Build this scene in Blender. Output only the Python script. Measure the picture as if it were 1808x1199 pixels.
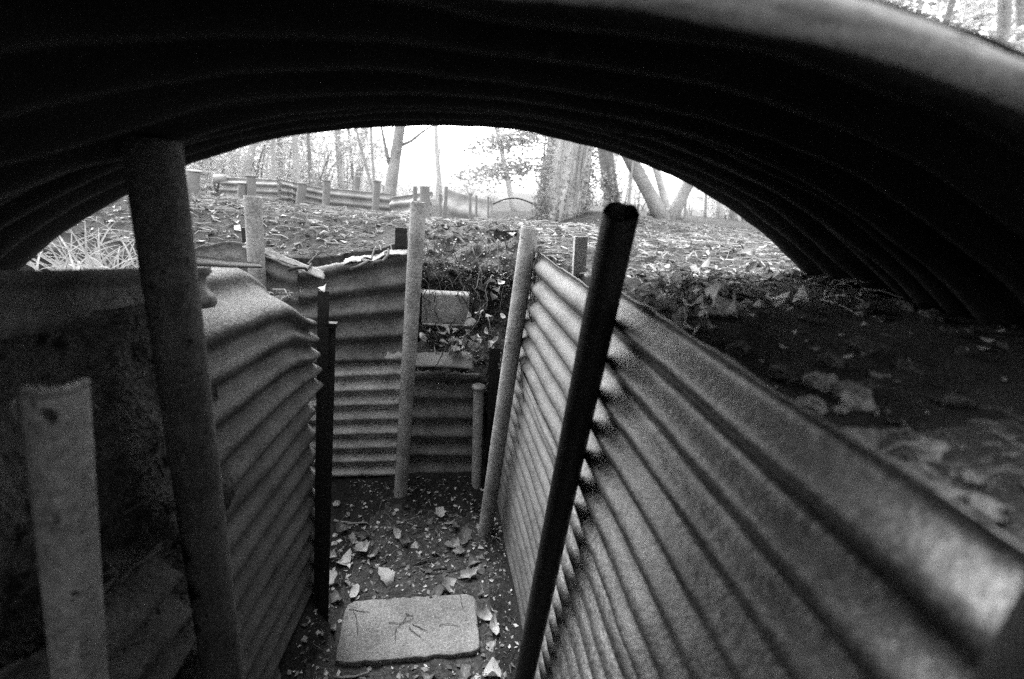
import bpy, math, random
from mathutils import Vector, noise
R = math.radians
random.seed(7)
scn = bpy.context.scene
for o in list(bpy.data.objects): bpy.data.objects.remove(o)

# ------------------------------------------------------------------ camera
W_, H_ = 1808.0, 1199.0
F_, CX, CY, CAMZ = 830.0, 904.0, 599.5, 1.5
ROLL = R(5.5); VPX, VPY = 800.0, 325.0           # vanishing point of the trench direction (+Y)
_u, _v = VPX - CX, VPY - CY
_a = _u*math.cos(ROLL) + _v*math.sin(ROLL); _b = -_u*math.sin(ROLL) + _v*math.cos(ROLL)
PITCH = math.atan(-_b/F_); AZ = -math.atan2(_a, math.hypot(F_, _b))
FWD = Vector((math.sin(AZ)*math.cos(PITCH), math.cos(AZ)*math.cos(PITCH), -math.sin(PITCH)))
R0 = Vector((math.cos(AZ), -math.sin(AZ), 0)); D0 = -R0.cross(FWD)
CU = R0*math.cos(ROLL) - D0*math.sin(ROLL); CV = R0*math.sin(ROLL) + D0*math.cos(ROLL)
CAM = Vector((0, 0, CAMZ))
cd = bpy.data.cameras.new('camera'); cam = bpy.data.objects.new('camera', cd); scn.collection.objects.link(cam)
from mathutils import Matrix
cam.matrix_world = Matrix(((CU.x, -CV.x, -FWD.x, 0), (CU.y, -CV.y, -FWD.y, 0), (CU.z, -CV.z, -FWD.z, CAMZ), (0, 0, 0, 1)))
cd.sensor_width = 36; cd.lens = F_/W_*36; cd.clip_start = 0.02; cd.clip_end = 500
cd.dof.use_dof = True; cd.dof.focus_distance = 1.9; cd.dof.aperture_fstop = 2.4
scn.camera = cam

def ray(x, y): return CU*((x-CX)/F_) + CV*((y-CY)/F_) + FWD
def onx(x, y, X): d = ray(x, y); return CAM + d*(X/d.x)
def ony(x, y, Y): d = ray(x, y); return CAM + d*(Y/d.y)
def onz(x, y, Z): d = ray(x, y); return CAM + d*((Z-CAMZ)/d.z)

# ------------------------------------------------------------------ sky, sun, exposure
SUN_EL, SUN_AZ = R(53), R(-33)                    # azimuth from +Y towards +X
w = bpy.data.worlds.new('World'); scn.world = w; w.use_nodes = True
nt = w.node_tree; nt.nodes.clear()
sky = nt.nodes.new('ShaderNodeTexSky'); sky.sky_type = 'NISHITA'; sky.sun_disc = False
sky.sun_elevation = SUN_EL; sky.sun_rotation = SUN_AZ; sky.air_density = 1.0; sky.dust_density = 3.0; sky.ozone_density = 1.0
bw = nt.nodes.new('ShaderNodeRGBToBW'); bg = nt.nodes.new('ShaderNodeBackground'); wo = nt.nodes.new('ShaderNodeOutputWorld')
bg.inputs[1].default_value = 0.15
nt.links.new(sky.outputs[0], bw.inputs[0]); nt.links.new(bw.outputs[0], bg.inputs[0]); nt.links.new(bg.outputs[0], wo.inputs[0])
sd = bpy.data.lights.new('sun', 'SUN'); sd.energy = 0.6; sd.angle = R(45); sd.color = (1, 1, 1)
sun = bpy.data.objects.new('sun', sd); scn.collection.objects.link(sun)
sdir = Vector((math.sin(SUN_AZ)*math.cos(SUN_EL), math.cos(SUN_AZ)*math.cos(SUN_EL), math.sin(SUN_EL)))
sun.rotation_euler = sdir.to_track_quat('Z', 'Y').to_euler(); sun.location = sdir*30
scn.view_settings.view_transform = 'Standard'; scn.view_settings.look = 'None'
scn.view_settings.exposure = 3.35; scn.view_settings.gamma = 1.0
scn.render.engine = 'CYCLES'
scn.cycles.use_denoising = False; scn.cycles.use_guiding = True; scn.cycles.caustics_reflective = False; scn.cycles.caustics_refractive = False
scn.cycles.max_bounces = 8; scn.cycles.diffuse_bounces = 4; scn.cycles.transparent_max_bounces = 4

# ------------------------------------------------------------------ materials (monochrome)
MATS = {}
def mat(name, lo, hi, scale=8.0, rough=0.85, bump=0.3, bdist=0.003, fine=180.0, fineamt=0.35, spots=None, trans=0.0, rnd=0.0, metal=0.0, spec=0.3, island=0.0):
    m = bpy.data.materials.new(name); m.use_nodes = True; t = m.node_tree; N = t.nodes; L = t.links
    p = N['Principled BSDF']; p.inputs['Roughness'].default_value = rough; p.inputs['Metallic'].default_value = metal
    p.inputs['Specular IOR Level'].default_value = spec
    tc = N.new('ShaderNodeTexCoord'); src = tc.outputs['Object']
    n1 = N.new('ShaderNodeTexNoise'); n1.inputs['Scale'].default_value = scale; n1.inputs['Detail'].default_value = 6; n1.inputs['Roughness'].default_value = 0.65
    n2 = N.new('ShaderNodeTexNoise'); n2.inputs['Scale'].default_value = fine; n2.inputs['Detail'].default_value = 3; n2.inputs['Roughness'].default_value = .7
    L.new(src, n1.inputs['Vector']); L.new(src, n2.inputs['Vector'])
    mx = N.new('ShaderNodeMath'); mx.operation = 'MULTIPLY_ADD'; mx.inputs[1].default_value = fineamt*2.2
    sub = N.new('ShaderNodeMath'); sub.operation = 'SUBTRACT'; sub.inputs[1].default_value = 0.5
    L.new(n2.outputs['Fac'], sub.inputs[0]); L.new(sub.outputs[0], mx.inputs[0])
    st = N.new('ShaderNodeMapRange'); st.inputs['From Min'].default_value = 0.3; st.inputs['From Max'].default_value = 0.7
    L.new(n1.outputs['Fac'], st.inputs['Value']); L.new(st.outputs[0], mx.inputs[2])
    val = mx.outputs[0]
    if rnd > 0:
        oi = N.new('ShaderNodeObjectInfo'); ma = N.new('ShaderNodeMath'); ma.operation = 'MULTIPLY_ADD'; ma.inputs[1].default_value = rnd*2
        sb = N.new('ShaderNodeMath'); sb.operation = 'SUBTRACT'; sb.inputs[1].default_value = 0.5
        L.new(oi.outputs['Random'], sb.inputs[0]); L.new(sb.outputs[0], ma.inputs[0]); L.new(val, ma.inputs[2]); val = ma.outputs[0]
    if island > 0:                                  # every loose leaf or stalk gets its own tone
        ge = N.new('ShaderNodeNewGeometry'); pw = N.new('ShaderNodeMath'); pw.operation = 'POWER'; pw.inputs[1].default_value = island
        L.new(ge.outputs['Random Per Island'], pw.inputs[0]); m3 = N.new('ShaderNodeMath'); m3.operation = 'MULTIPLY_ADD'; m3.inputs[1].default_value = .25; 
        L.new(val, m3.inputs[0]); L.new(pw.outputs[0], m3.inputs[2]); val = m3.outputs[0]
    mr = N.new('ShaderNodeMapRange'); mr.inputs['To Min'].default_value = lo; mr.inputs['To Max'].default_value = hi
    L.new(val, mr.inputs['Value']); col = mr.outputs[0]
    if spots:                                       # rust / lichen flecks: (scale, threshold, value)
        v = N.new('ShaderNodeTexNoise'); v.inputs['Scale'].default_value = spots[0]; v.inputs['Detail'].default_value = 4
        L.new(src, v.inputs['Vector'])
        r = N.new('ShaderNodeMapRange'); r.inputs['From Min'].default_value = spots[1]; r.inputs['From Max'].default_value = spots[1]+0.06
        L.new(v.outputs['Fac'], r.inputs['Value'])
        mm = N.new('ShaderNodeMix'); L.new(r.outputs[0], mm.inputs[0]); L.new(col, mm.inputs[2]); mm.inputs[3].default_value = spots[2]
        col = mm.outputs[0]
    L.new(col, p.inputs['Base Color'])
    if bump > 0:
        b = N.new('ShaderNodeBump'); b.inputs['Strength'].default_value = bump; b.inputs['Distance'].default_value = bdist
        ad = N.new('ShaderNodeMath'); ad.operation = 'ADD'
        L.new(n1.outputs['Fac'], ad.inputs[0]); L.new(n2.outputs['Fac'], ad.inputs[1])
        L.new(ad.outputs[0], b.inputs['Height']); L.new(b.outputs[0], p.inputs['Normal'])
    if trans > 0:
        tr = N.new('ShaderNodeBsdfTranslucent'); L.new(col, tr.inputs['Color'])
        ms = N.new('ShaderNodeMixShader'); ms.inputs[0].default_value = trans
        L.new(p.outputs[0], ms.inputs[1]); L.new(tr.outputs[0], ms.inputs[2]); L.new(ms.outputs[0], N['Material Output'].inputs['Surface'])
    MATS[name] = m; return m
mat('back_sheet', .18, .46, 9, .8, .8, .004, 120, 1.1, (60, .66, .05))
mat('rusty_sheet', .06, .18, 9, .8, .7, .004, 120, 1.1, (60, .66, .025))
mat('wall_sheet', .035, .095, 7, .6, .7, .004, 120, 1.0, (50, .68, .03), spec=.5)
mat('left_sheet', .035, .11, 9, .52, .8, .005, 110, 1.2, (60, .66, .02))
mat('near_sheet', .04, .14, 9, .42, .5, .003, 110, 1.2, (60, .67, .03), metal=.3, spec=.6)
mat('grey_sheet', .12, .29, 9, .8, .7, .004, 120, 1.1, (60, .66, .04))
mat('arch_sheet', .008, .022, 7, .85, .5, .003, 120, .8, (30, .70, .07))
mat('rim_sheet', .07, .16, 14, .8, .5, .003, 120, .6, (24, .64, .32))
mat('dark_iron', .005, .014, 14, .5, .5, .003, 120, .5)
mat('dark_rust', .05, .13, 16, .85, .8, .004, 120, 1.1, (60, .64, .010))
mat('stake_iron', .18, .42, 9, .7, .8, .004, 110, 1.2, (60, .66, .05))
mat('grey_pipe', .12, .32, 7, .7, .8, .004, 110, 1.2, (70, .68, .05))
mat('rust_pipe', .13, .36, 8, .8, .8, .004, 130, 1.1, (60, .64, .035))
mat('far_sheet', .18, .36, 5, .75, .2, .003, 60, .3)
mat('far_post', .14, .22, 6, .8, .2, .003, 60, .3)
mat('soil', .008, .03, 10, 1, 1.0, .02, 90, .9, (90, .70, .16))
mat('bank_soil', .03, .13, 7, 1, 1.0, .03, 60, 1.0, (14, .60, .008))
mat('hollow_soil', .03, .17, 6, 1, 1.0, .03, 60, 1.1, (14, .58, .018))
mat('ground', .02, .075, 5, 1, 1.0, .02, 60, .9, (14, .66, .015))
mat('floor_soil', .02, .075, 9, 1, 1.0, .012, 90, 1.1, (80, .73, .2))
mat('concrete', .10, .25, 6, .95, .9, .006, 110, 1.1, (110, .69, .5))
mat('pebble', .22, .45, 30, .9, .3, .002, 200, .3, rnd=.4)
mat('bank_stone', .10, .34, 14, .9, .6, .006, 120, .5, rnd=.4)
mat('dry_leaf', .10, .40, 40, .8, .3, .002, 200, .5, trans=.15, rnd=.7)
mat('bank_leaf', .14, .55, 40, .8, .3, .002, 200, .5, trans=.1, rnd=.7)
mat('litter_leaf', .015, .50, 3, .85, .0, .002, 9, .3, trans=.1, island=1.7)
mat('twig', .015, .06, 30, .9, .3, .002, 200, .4, rnd=.4)
mat('root', .05, .2, 30, .9, .3, .002, 200, .4, rnd=.5)
mat('straw', .010, .30, 4, .85, 0, .002, 9, .3, island=1.6)
mat('dark_bark', .10, .22, 8, .95, .9, .02, 40, .8)
mat('bark', .25, .46, 5, .95, .9, .02, 40, .7)
mat('pale_bark', .40, .60, 5, .95, .6, .01, 40, .5)
mat('ivy_leaf', .10, .40, 3, .5, 0, .002, 9, .3, trans=.25, island=1.3)
mat('green_leaf', .30, .65, 1.2, .6, 0, .002, 7, .4, trans=.5, island=1)
mat('bough_leaf', .22, .55, 2, .6, 0, .002, 9, .4, trans=.45, island=1.2)
mat('grass', .22, .42, 3, .6, 0, .002, 9, .8, trans=.3)

# ------------------------------------------------------------------ helpers
COL = scn.collection
def link(name, me, parent=None):
    o = bpy.data.objects.new(name, me); COL.objects.link(o)
    if parent: o.parent = parent
    return o
def mesh(name, v, f, m, parent=None, smooth=True):
    me = bpy.data.meshes.new(name); me.from_pydata([tuple(p) for p in v], [], f); me.materials.append(MATS[m])
    if smooth: me.polygons.foreach_set('use_smooth', [True]*len(me.polygons))
    me.update(); return link(name, me, parent)
def tag(o, label=None, cat=None, group=None, kind=None):
    if label: o['label'] = label
    if cat: o['category'] = cat
    if group: o['group'] = group
    if kind: o['kind'] = kind
    return o
def empty(name, loc=(0, 0, 0)):
    o = bpy.data.objects.new(name, None); COL.objects.link(o); o.location = loc; o.empty_display_size = .1; return o
def copy_tree(o, parent=None):
    c = o.copy(); COL.objects.link(c); c.parent = parent
    for ch in list(o.children): copy_tree(ch, c)
    return c
def nz(x, y=0.0, z=0.0): return noise.noise(Vector((x, y, z)))
def fbm(x, y=0.0, z=0.0, o=4):
    s, a = 0.0, 1.0
    for i in range(o):
        s += a*noise.noise(Vector((x, y, z))); x *= 2.03; y *= 2.03; z *= 2.03; a *= .5
    return s
def lerp(a, b, t): return a + (b-a)*t
def grid_faces(nu, nv, wrap=False):
    f = []
    for j in range(nv-1):
        for i in range(nu if wrap else nu-1):
            k = (i+1) % nu
            f.append((j*nu+i, j*nu+k, (j+1)*nu+k, (j+1)*nu+i))
    return f
def solid(o, th, off=0):
    md = o.modifiers.new('thickness', 'SOLIDIFY'); md.thickness = th; md.offset = off; return o
def frame(d):
    d = d.normalized(); a = Vector((0, 0, 1)) if abs(d.z) < .9 else Vector((1, 0, 0))
    x = d.cross(a).normalized(); return x, d.cross(x).normalized()
def tube_vf(pts, rad, n=8, caps=True, rough=0.0, seed=0, v0=0):
    v, f = [], []; pts = [Vector(p) for p in pts]
    x = y = None
    for i, p in enumerate(pts):
        d = (pts[min(i+1, len(pts)-1)] - pts[max(i-1, 0)])
        if x is None: x, y = frame(d)
        else:
            d = d.normalized(); x = (x - d*x.dot(d)).normalized(); y = d.cross(x)
        r = rad[i] if isinstance(rad, (list, tuple)) else rad
        for k in range(n):
            a = 2*math.pi*k/n; rr = r*(1 + rough*nz(seed+3*math.cos(a), 3*math.sin(a), i*.7)) if rough else r
            v.append(p + x*(math.cos(a)*rr) + y*(math.sin(a)*rr))
    f = grid_faces(n, len(pts), True)
    if caps: f.append(tuple(range(n-1, -1, -1))); f.append(tuple(range((len(pts)-1)*n, len(pts)*n)))
    if v0: f = [tuple(i+v0 for i in q) for q in f]
    return v, f
def tube(name, pts, rad, m, n=8, parent=None, rough=0.0, seed=0):
    v, f = tube_vf(pts, rad, n, True, rough, seed); return mesh(name, v, f, m, parent)
class MB:
    def __init__(s): s.v = []; s.f = []
    def add(s, v, f):
        k = len(s.v); s.v += [Vector(p) for p in v]; s.f += [tuple(i+k for i in q) for q in f]
    def tube(s, pts, rad, n=5, rough=0): v, f = tube_vf(pts, rad, n, True, rough); s.add(v, f)
    def build(s, name, m, parent=None, smooth=True): return mesh(name, s.v, s.f, m, parent, smooth)

def pipe(top, bot, r, m, th=.005, n=24, squash=1.0, seed=0, name='pipe_post', jag=.0, tilt=None):
    """hollow round post from bot to top, open at the top"""
    top, bot = Vector(top), Vector(bot); d = (top-bot).normalized(); x, y = frame(d)
    v = []; L = (top-bot).length; ns = 28
    def ring(c, rr, sd_, lift=False):
        for k in range(n):
            a = 2*math.pi*k/n; q = rr*(1+.02*nz(seed+2*math.cos(a), 2*math.sin(a), sd_*3))
            v.append(c + x*(math.cos(a)*q) + y*(math.sin(a)*q*squash) + (d*(jag*nz(seed+1.7*math.cos(a)+9, 1.7*math.sin(a))) if lift else Vector()) + (d*(tilt.dot(x*(math.cos(a)*q) + y*(math.sin(a)*q*squash))) if lift and tilt else Vector()))
    for i in range(ns): 
        t = i/(ns-1); ring(bot.lerp(top, t), r, t*L*3, i == ns-1)
    ring(top, r-th, 3*L, True)
    for i in range(5): ring(top - d*(.05*(i+1)), r-th, 3*L)
    f = grid_faces(n, ns+6, True); f.append(tuple(range((ns+5)*n, (ns+6)*n)))
    o = mesh(name, v, f, m); o.data.set_sharp_from_angle(angle=R(45)); return o
def angle_iron(top, bot, wd, m, th=.006, face=Vector((0, -1, 0)), name='angle_iron_stake', leg=.6, hole=None):
    top, bot = Vector(top), Vector(bot); d = (top-bot).normalized(); nrm = (face - d*face.dot(d)).normalized(); x = d.cross(nrm).normalized()
    sec = [(-wd/2, 0), (wd/2, 0), (wd/2, -th), (-wd/2+th, -th), (-wd/2+th, -wd*leg), (-wd/2, -wd*leg)]
    v = []; ns = 18
    for i in range(ns):
        c = bot.lerp(top, i/(ns-1)); e = .0015*nz(i*1.3, wd*90)
        for a, b in sec: v.append(c + x*(a+e) + nrm*(b+e))
    f = grid_faces(6, ns, True); f.append((0, 1, 2, 3, 4, 5)[::-1]); k = (ns-1)*6; f.append(tuple(range(k, k+6)))
    return mesh(name, v, f, m, smooth=False)

def sheet(name, P, n_corr, amp, m, nu=50, per=10, th=.0022, rag=.006, seed=0, dent=.006, nrm=None, phase=0.0, edge=(1, 1, 1, 1), parent=None, fat=False):
    """corrugated sheet. P(u,v): mid surface, u along the corrugations, v across; ragged edges, dents"""
    nv = max(int(n_corr*per), 4)+1; v = []
    for j in range(nv):
        for i in range(nu):
            u, s = i/(nu-1), j/(nv-1)
            if edge[0] and i == 0: u += rag*(fbm(s*14, seed)*.8)
            if edge[1] and i == nu-1: u += rag*(fbm(s*14, seed+5)*.8)
            ss = s
            if edge[2] and j == 0: ss += rag*1.5*fbm(u*22, seed+9)
            if edge[3] and j == nv-1: ss += rag*1.5*fbm(u*22, seed+13)
            p = P(u, ss); e = 1e-3
            du = P(u+e, ss)-P(u-e, ss); dv = P(u, ss+e)-P(u, ss-e); nn = du.cross(dv).normalized() if nrm is None else nrm
            h = (amp*(2*abs(math.cos(math.pi*(s*n_corr+phase)))**.95-1) if fat else amp*math.sin(2*math.pi*(s*n_corr+phase))) + dent*fbm(p.x*4+seed, p.y*4, p.z*4, 3) + .0012*fbm(p.x*25+seed, p.y*25, p.z*25, 2)
            v.append(p + nn*h)
    o = mesh(name, v, grid_faces(nu, nv), m, parent); return solid(o, th)
def bil(a, b, c, d):
    a, b, c, d = map(Vector, (a, b, c, d))           # a=(u0,v0) b=(u1,v0) c=(u1,v1) d=(u0,v1)
    return lambda u, v: (a*(1-u)+b*u)*(1-v) + (d*(1-u)+c*u)*v

# ------------------------------------------------------------------ ground
LX = lambda y: -.542 + .1*y                          # left revetment line X(Y)
def in_trench(x, y):
    if y < 2.16 and LX(min(y, 1.45))-.045 < x < .335 and y > -2.4: return True
    if 1.44 < y < 2.14 and -3.0 < x < .335: return True
    if 2.0 < y < 2.60+.05*math.sin(x*17) and -.17 < x < .33: return True
    return False
def sst(a, b, x):
    t = max(0, min(1, (x-a)/(b-a))); return t*t*(3-2*t)
def G(x, y):
    far = sst(3.5, 4.6, y)*sst(16.5, 8.2, y)*sst(2.6, 1.0, x)
    z = 1.285 + .05*sst(.2, .6, x)*sst(4, 1.5, y) + .04*sst(.55, 1.0, x)*sst(2.2, 1.2, y) - .1*sst(-.3, -1.1, x)*sst(2.6, 1.8, y)
    z -= .025*sst(1.2, -.2, x)*sst(2.6, 3.2, y)
    z -= .13*sst(.05, -.5, x)*sst(2.75, 2.05, y)      # lower lip behind the back wall
    z += .0*math.exp(-((y-3.2)/.8)**2) - .45*far
    z -= .05*sst(2.0, 5.0, x)*sst(3, 7, y) + .75*sst(7.5, 22, y)*sst(5.5, 2.5, x) + .4*sst(14, 30, y)*sst(2.5, 5.5, x)
    z += .02*fbm(x*1.3, y*1.3) + .012*fbm(x*6+3, y*6, 0, 3)
    if y > 10: z += .25*fbm(x*.12, y*.12, 5)*sst(10, 25, y)
    return z
def axis(lo, hi, flo, fhi, fine, grow=1.22):
    a = []; t = flo
    while t <= fhi: a.append(t); t += fine
    s = fine; t = a[-1]
    while t < hi: s *= grow; t += s; a.append(t)
    s = fine; t = flo
    while t > lo: s *= grow; t -= s; a.insert(0, t)
    return a
xs = axis(-90, 90, -2.2, 2.4, .03); ys = axis(-60, 160, -.4, 4.6, .03)
gv = []
for y in ys:
    for x in xs:
        z = G(x, y)
        if in_trench(x, y): z = -.12
        gv.append((x, y, z))
o = mesh('ground', gv, grid_faces(len(xs), len(ys)), 'ground'); tag(o, kind='structure')
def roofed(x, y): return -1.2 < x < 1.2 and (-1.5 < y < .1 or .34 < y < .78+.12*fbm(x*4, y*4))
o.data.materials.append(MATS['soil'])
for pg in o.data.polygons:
    if roofed(pg.center.x, pg.center.y) or pg.center.z < 1.0 and -2 < pg.center.x < 1 and pg.center.y < 2.7: pg.material_index = 1  # darker soil on roofed ground puts the shade under the arches into the colour

# trench floor
fx = [-1.6+.02*i for i in range(int(1.96/.02)+1)]; fy = [-1.2+.02*i for i in range(int(3.36/.02)+1)]
fv = []
def FZ(x, y):
    z = .012*fbm(x*5, y*5) + .005*fbm(x*22, y*22, 3)
    z += .13*sst(1.84, 2.08, y+.04*fbm(x*5, 1)) + .05*sst(.20, .31, x+.03*fbm(y*6, 4)) + .10*sst(-.33, -.45, x-.1*(y-1.3)+.03*fbm(y*6, 7))*sst(1.5, 1.4, y)
    for (qx, qy) in ((-.176, 1.915), (.215, 1.72), (.19, 1.97), (-.40, 1.37)): z += .035*math.exp(-((x-qx)**2+(y-qy)**2)/.0036)
    return z
for y in fy:
    for x in fx: fv.append((x, y, FZ(x, y)))
o = mesh('trench_floor', fv, grid_faces(len(fx), len(fy)), 'floor_soil'); tag(o, kind='structure')
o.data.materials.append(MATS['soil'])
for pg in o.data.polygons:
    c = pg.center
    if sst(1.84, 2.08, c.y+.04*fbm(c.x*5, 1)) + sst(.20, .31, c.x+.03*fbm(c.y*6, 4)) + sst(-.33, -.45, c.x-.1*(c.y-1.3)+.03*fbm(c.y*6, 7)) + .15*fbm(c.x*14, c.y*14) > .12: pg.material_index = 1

def bank(name, P, nu, nv, amp, m, seed, sc=7):
    v = []
    for j in range(nv):
        for i in range(nu):
            u, s = i/(nu-1), j/(nv-1); p = P(u, s); e = 1e-3
            nn = (P(u+e, s)-P(u-e, s)).cross(P(u, s+e)-P(u, s-e)).normalized()
            v.append(p + nn*(amp*fbm(p.x*sc+seed, p.y*sc, p.z*sc, 5)))
    o = mesh(name, v, grid_faces(nu, nv), m); return tag(o, kind='structure')
# raw earth face on the near left, earth hollow above the low sheet at the bend
bank('earth_bank', bil((-.47, -.9, -.05), (-.452, .94, -.05), (-.475, .94, 1.27), (-.495, -.9, 1.42)), 110, 90, .045, 'bank_soil', 2, 6)
def hollow(u, v):
    x = lerp(-.24, .40, u)
    prof = [(2.09, .55), (2.12, .71), (2.24, .73), (2.34, .82), (2.36, .92), (2.35, 1.0), (2.31, 1.06), (2.31, 1.11), (2.38, 1.18), (2.52, 1.25), (2.72, 1.285)]
    t = v*(len(prof)-1); i = min(int(t), len(prof)-2); k = t-i
    y = lerp(prof[i][0], prof[i+1][0], k); z = lerp(prof[i][1], prof[i+1][1], k)
    return Vector((x, y, z))
bank('earth_bank', hollow, 90, 150, .05, 'hollow_soil', 21, 9)

# ------------------------------------------------------------------ corrugated revetment sheets
SH = 'corrugated sheets lining the trench'
def wavy_side(X0, Y0, Y1, z0, z1, top=None, lean=0.0):
    def P(u, v):
        y1 = Y1(lerp(z0, z1, v)) if callable(Y1) else Y1
        y = lerp(Y0, y1, u); zt = z1(y) if callable(z1) else z1; zb = z0(y) if callable(z0) else z0
        x = X0(y) if callable(X0) else X0
        return Vector((x + lean*v, y, lerp(zb, zt, v)))
    return P
NX = Vector((-1, 0, 0)); NEAR_END = lambda z: .855 + .17*(1.3-z)
o = sheet('corrugated_sheet', wavy_side(.296, -.75, NEAR_END, .88, 1.348), 6.6, .0135, 'near_sheet', 90, 18, seed=1, dent=.004, nrm=NX, phase=.3)
tag(o, 'long upper iron sheet on the wall opposite the folded-over sheet, under the arch', 'metal sheet', SH)
o = sheet('corrugated_sheet', wavy_side(.309, -.75, NEAR_END, -.06, .905), 14.6, .0128, 'near_sheet', 90, 14, dent=.004, seed=2, nrm=NX, phase=.1)
tag(o, 'lower iron sheet tucked behind the long upper sheet under the arch', 'metal sheet', SH)
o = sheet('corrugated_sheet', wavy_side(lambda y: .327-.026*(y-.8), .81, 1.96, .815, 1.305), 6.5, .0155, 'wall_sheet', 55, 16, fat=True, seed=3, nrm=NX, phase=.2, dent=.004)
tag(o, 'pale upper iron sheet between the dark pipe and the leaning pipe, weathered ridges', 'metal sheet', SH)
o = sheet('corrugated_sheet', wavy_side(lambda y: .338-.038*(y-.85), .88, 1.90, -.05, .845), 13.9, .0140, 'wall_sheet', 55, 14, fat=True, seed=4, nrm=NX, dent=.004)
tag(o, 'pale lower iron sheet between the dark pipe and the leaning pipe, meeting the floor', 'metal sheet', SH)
# left wall
PX = Vector((1, 0, 0))
def left_upper(u, v):
    y = lerp(.84, 1.455, u); zt = 1.282-.115*(y-.9)-.10*sst(1.24, 1.46, y); zb = .83+.01*u
    x = LX(y) - .02*v*v
    if v > .76:
        k = (v-.76)/.24; z = lerp(zb, zt, .76) + (zt-lerp(zb, zt, .76))*k**.8 + .02*k
        return Vector((x - .12*k**1.2, y-.14*sst(.8, 1, u)*k**1.3, z))
    return Vector((x, y, lerp(zb, zt, v)))
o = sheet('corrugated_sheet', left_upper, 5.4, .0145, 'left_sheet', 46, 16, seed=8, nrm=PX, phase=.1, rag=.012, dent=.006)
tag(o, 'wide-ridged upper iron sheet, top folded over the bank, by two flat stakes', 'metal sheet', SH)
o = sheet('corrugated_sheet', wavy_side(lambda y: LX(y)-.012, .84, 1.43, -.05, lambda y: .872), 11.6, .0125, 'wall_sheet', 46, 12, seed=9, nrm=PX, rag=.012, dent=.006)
tag(o, 'rusty lower iron sheet below the folded-over sheet, edge bitten and buried in soil', 'metal sheet', SH)
o = sheet('corrugated_sheet', lambda u, v: Vector((LX(lerp(-.5, .97, u))-.012-.008*v, lerp(-.5, .97, u), lerp(1.285, 1.364, v)-.15*(lerp(-.5, .97, u)-.573))), 1.3, .008, 'dark_rust', 60, 16, seed=10, nrm=PX, dent=.008)
tag(o, 'dark narrow iron strip holding the bare earth bank beside the holed stake', 'metal sheet', SH)
o = sheet('corrugated_sheet', bil(onx(322, 470, -.50), onx(462, 474, -.49), onx(455, 464, -.50), onx(322, 446, -.51)), 1, .002, 'dark_iron', 20, 8, seed=11, dent=.003)
tag(o, 'thin dark iron offcut lying flat behind the folded-over sheet', 'metal sheet', SH)
o = sheet('corrugated_sheet', wavy_side(lambda y: LX(y)+.05, -.3, .66, .0, lambda y: 1.0-.1*y), 11, .018, 'dark_rust', 60, 12, seed=20, nrm=PX, rag=.03, dent=.03)
tag(o, 'battered rusty sheet half swallowed by the bare earth behind the holed stake', 'metal sheet', SH)
# back wall
NYm = Vector((0, -1, 0))
def back_upper(u, v):
    x = lerp(-.62, -.165, u); zt = 1.105 + .115*u; zb = .70
    y = 2.045 + .02*u - .05*(1-u)
    return Vector((x, y + (.012*(v-.93)/.07 if v > .93 else 0), lerp(zb, zt, v)))
o = sheet('corrugated_sheet', back_upper, 4.4, .023, 'rusty_sheet', 46, 14, seed=12, nrm=NYm, rag=.012, dent=.005)
tag(o, 'upper rusty iron sheet facing down the trench beside the tall pale pipe', 'metal sheet', SH)
def lipP(u, v):
    a = lerp(.0, 1.0, v); x = lerp(-.43, -.178, u)
    return Vector((x, 2.045-.045*a + .01*fbm(x*20), 1.115 + .115*(x+.62)/.455 - .016*a + .012*fbm(x*14, 3)))
o = sheet('folded_edge', lipP, 1, .001, 'grey_sheet', 40, 6, seed=13, rag=.10, dent=.006); tag(o, 'torn pale iron edge bent over on top of the upper rusty sheet', 'metal strip')
def back_lower(u, v):
    x = lerp(-.60, -.155, u); return Vector((x, 2.035 + .02*u-.03*(1-u), lerp(.125 - .02*u, .735+.02*u, v)))
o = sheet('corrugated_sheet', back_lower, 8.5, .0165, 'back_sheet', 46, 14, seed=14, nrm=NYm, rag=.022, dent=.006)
tag(o, 'lower iron sheet with many ridges and a rotted bottom edge above dark soil', 'metal sheet', SH)
def back_small(u, v):
    x = lerp(-.165, .17, u); return Vector((x, 2.065+.01*u, lerp(.10, .665, v)))
o = sheet('corrugated_sheet', back_small, 5.4, .022, 'rusty_sheet', 36, 14, seed=15, nrm=NYm, rag=.02, dent=.010)
tag(o, 'small rusty iron sheet closing the bend under the leafy ledge', 'metal sheet', SH)
o = sheet('folded_edge', lambda u, v: Vector((lerp(-.160, .135, u), 2.06-.075*v, .748-.045*v+.014*math.sin(u*2.6))), 1, .001, 'wall_sheet', 30, 6, seed=16, rag=.04, dent=.006)
tag(o, 'pale iron lip jutting out above the small rusty sheet', 'metal strip')
o = sheet('corrugated_sheet', lambda u, v: Vector((lerp(-1.5, -.60, u), 2.00-.03*u, lerp(.0, 1.20-.07*u+.06*math.exp(-((u-.75)/.15)**2), v))), 14, .012, 'rusty_sheet', 50, 9, seed=17, nrm=NYm)
tag(o, 'rusty iron sheet running off along the side branch behind the short grey pipe', 'metal sheet', SH)
o = sheet('folded_edge', lambda u, v: Vector((lerp(-.80, -.50, u), 1.995-.03*v, 1.215-.105*u-.028*v+.006*nz(u*9))), 1, .001, 'grey_sheet', 24, 6, seed=18, rag=.05, dent=.004)
tag(o, 'pale bent iron edge slanting down beside the short grey pipe', 'metal strip')
o = sheet('corrugated_sheet', lambda u, v: Vector((lerp(-1.5, -.47, u), 1.45, lerp(.0, 1.10, v))), 12, .011, 'rusty_sheet', 40, 9, seed=19, nrm=Vector((0, 1, 0)))
tag(o, 'iron sheet lining the hidden side of the branch trench', 'metal sheet', SH)
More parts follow.
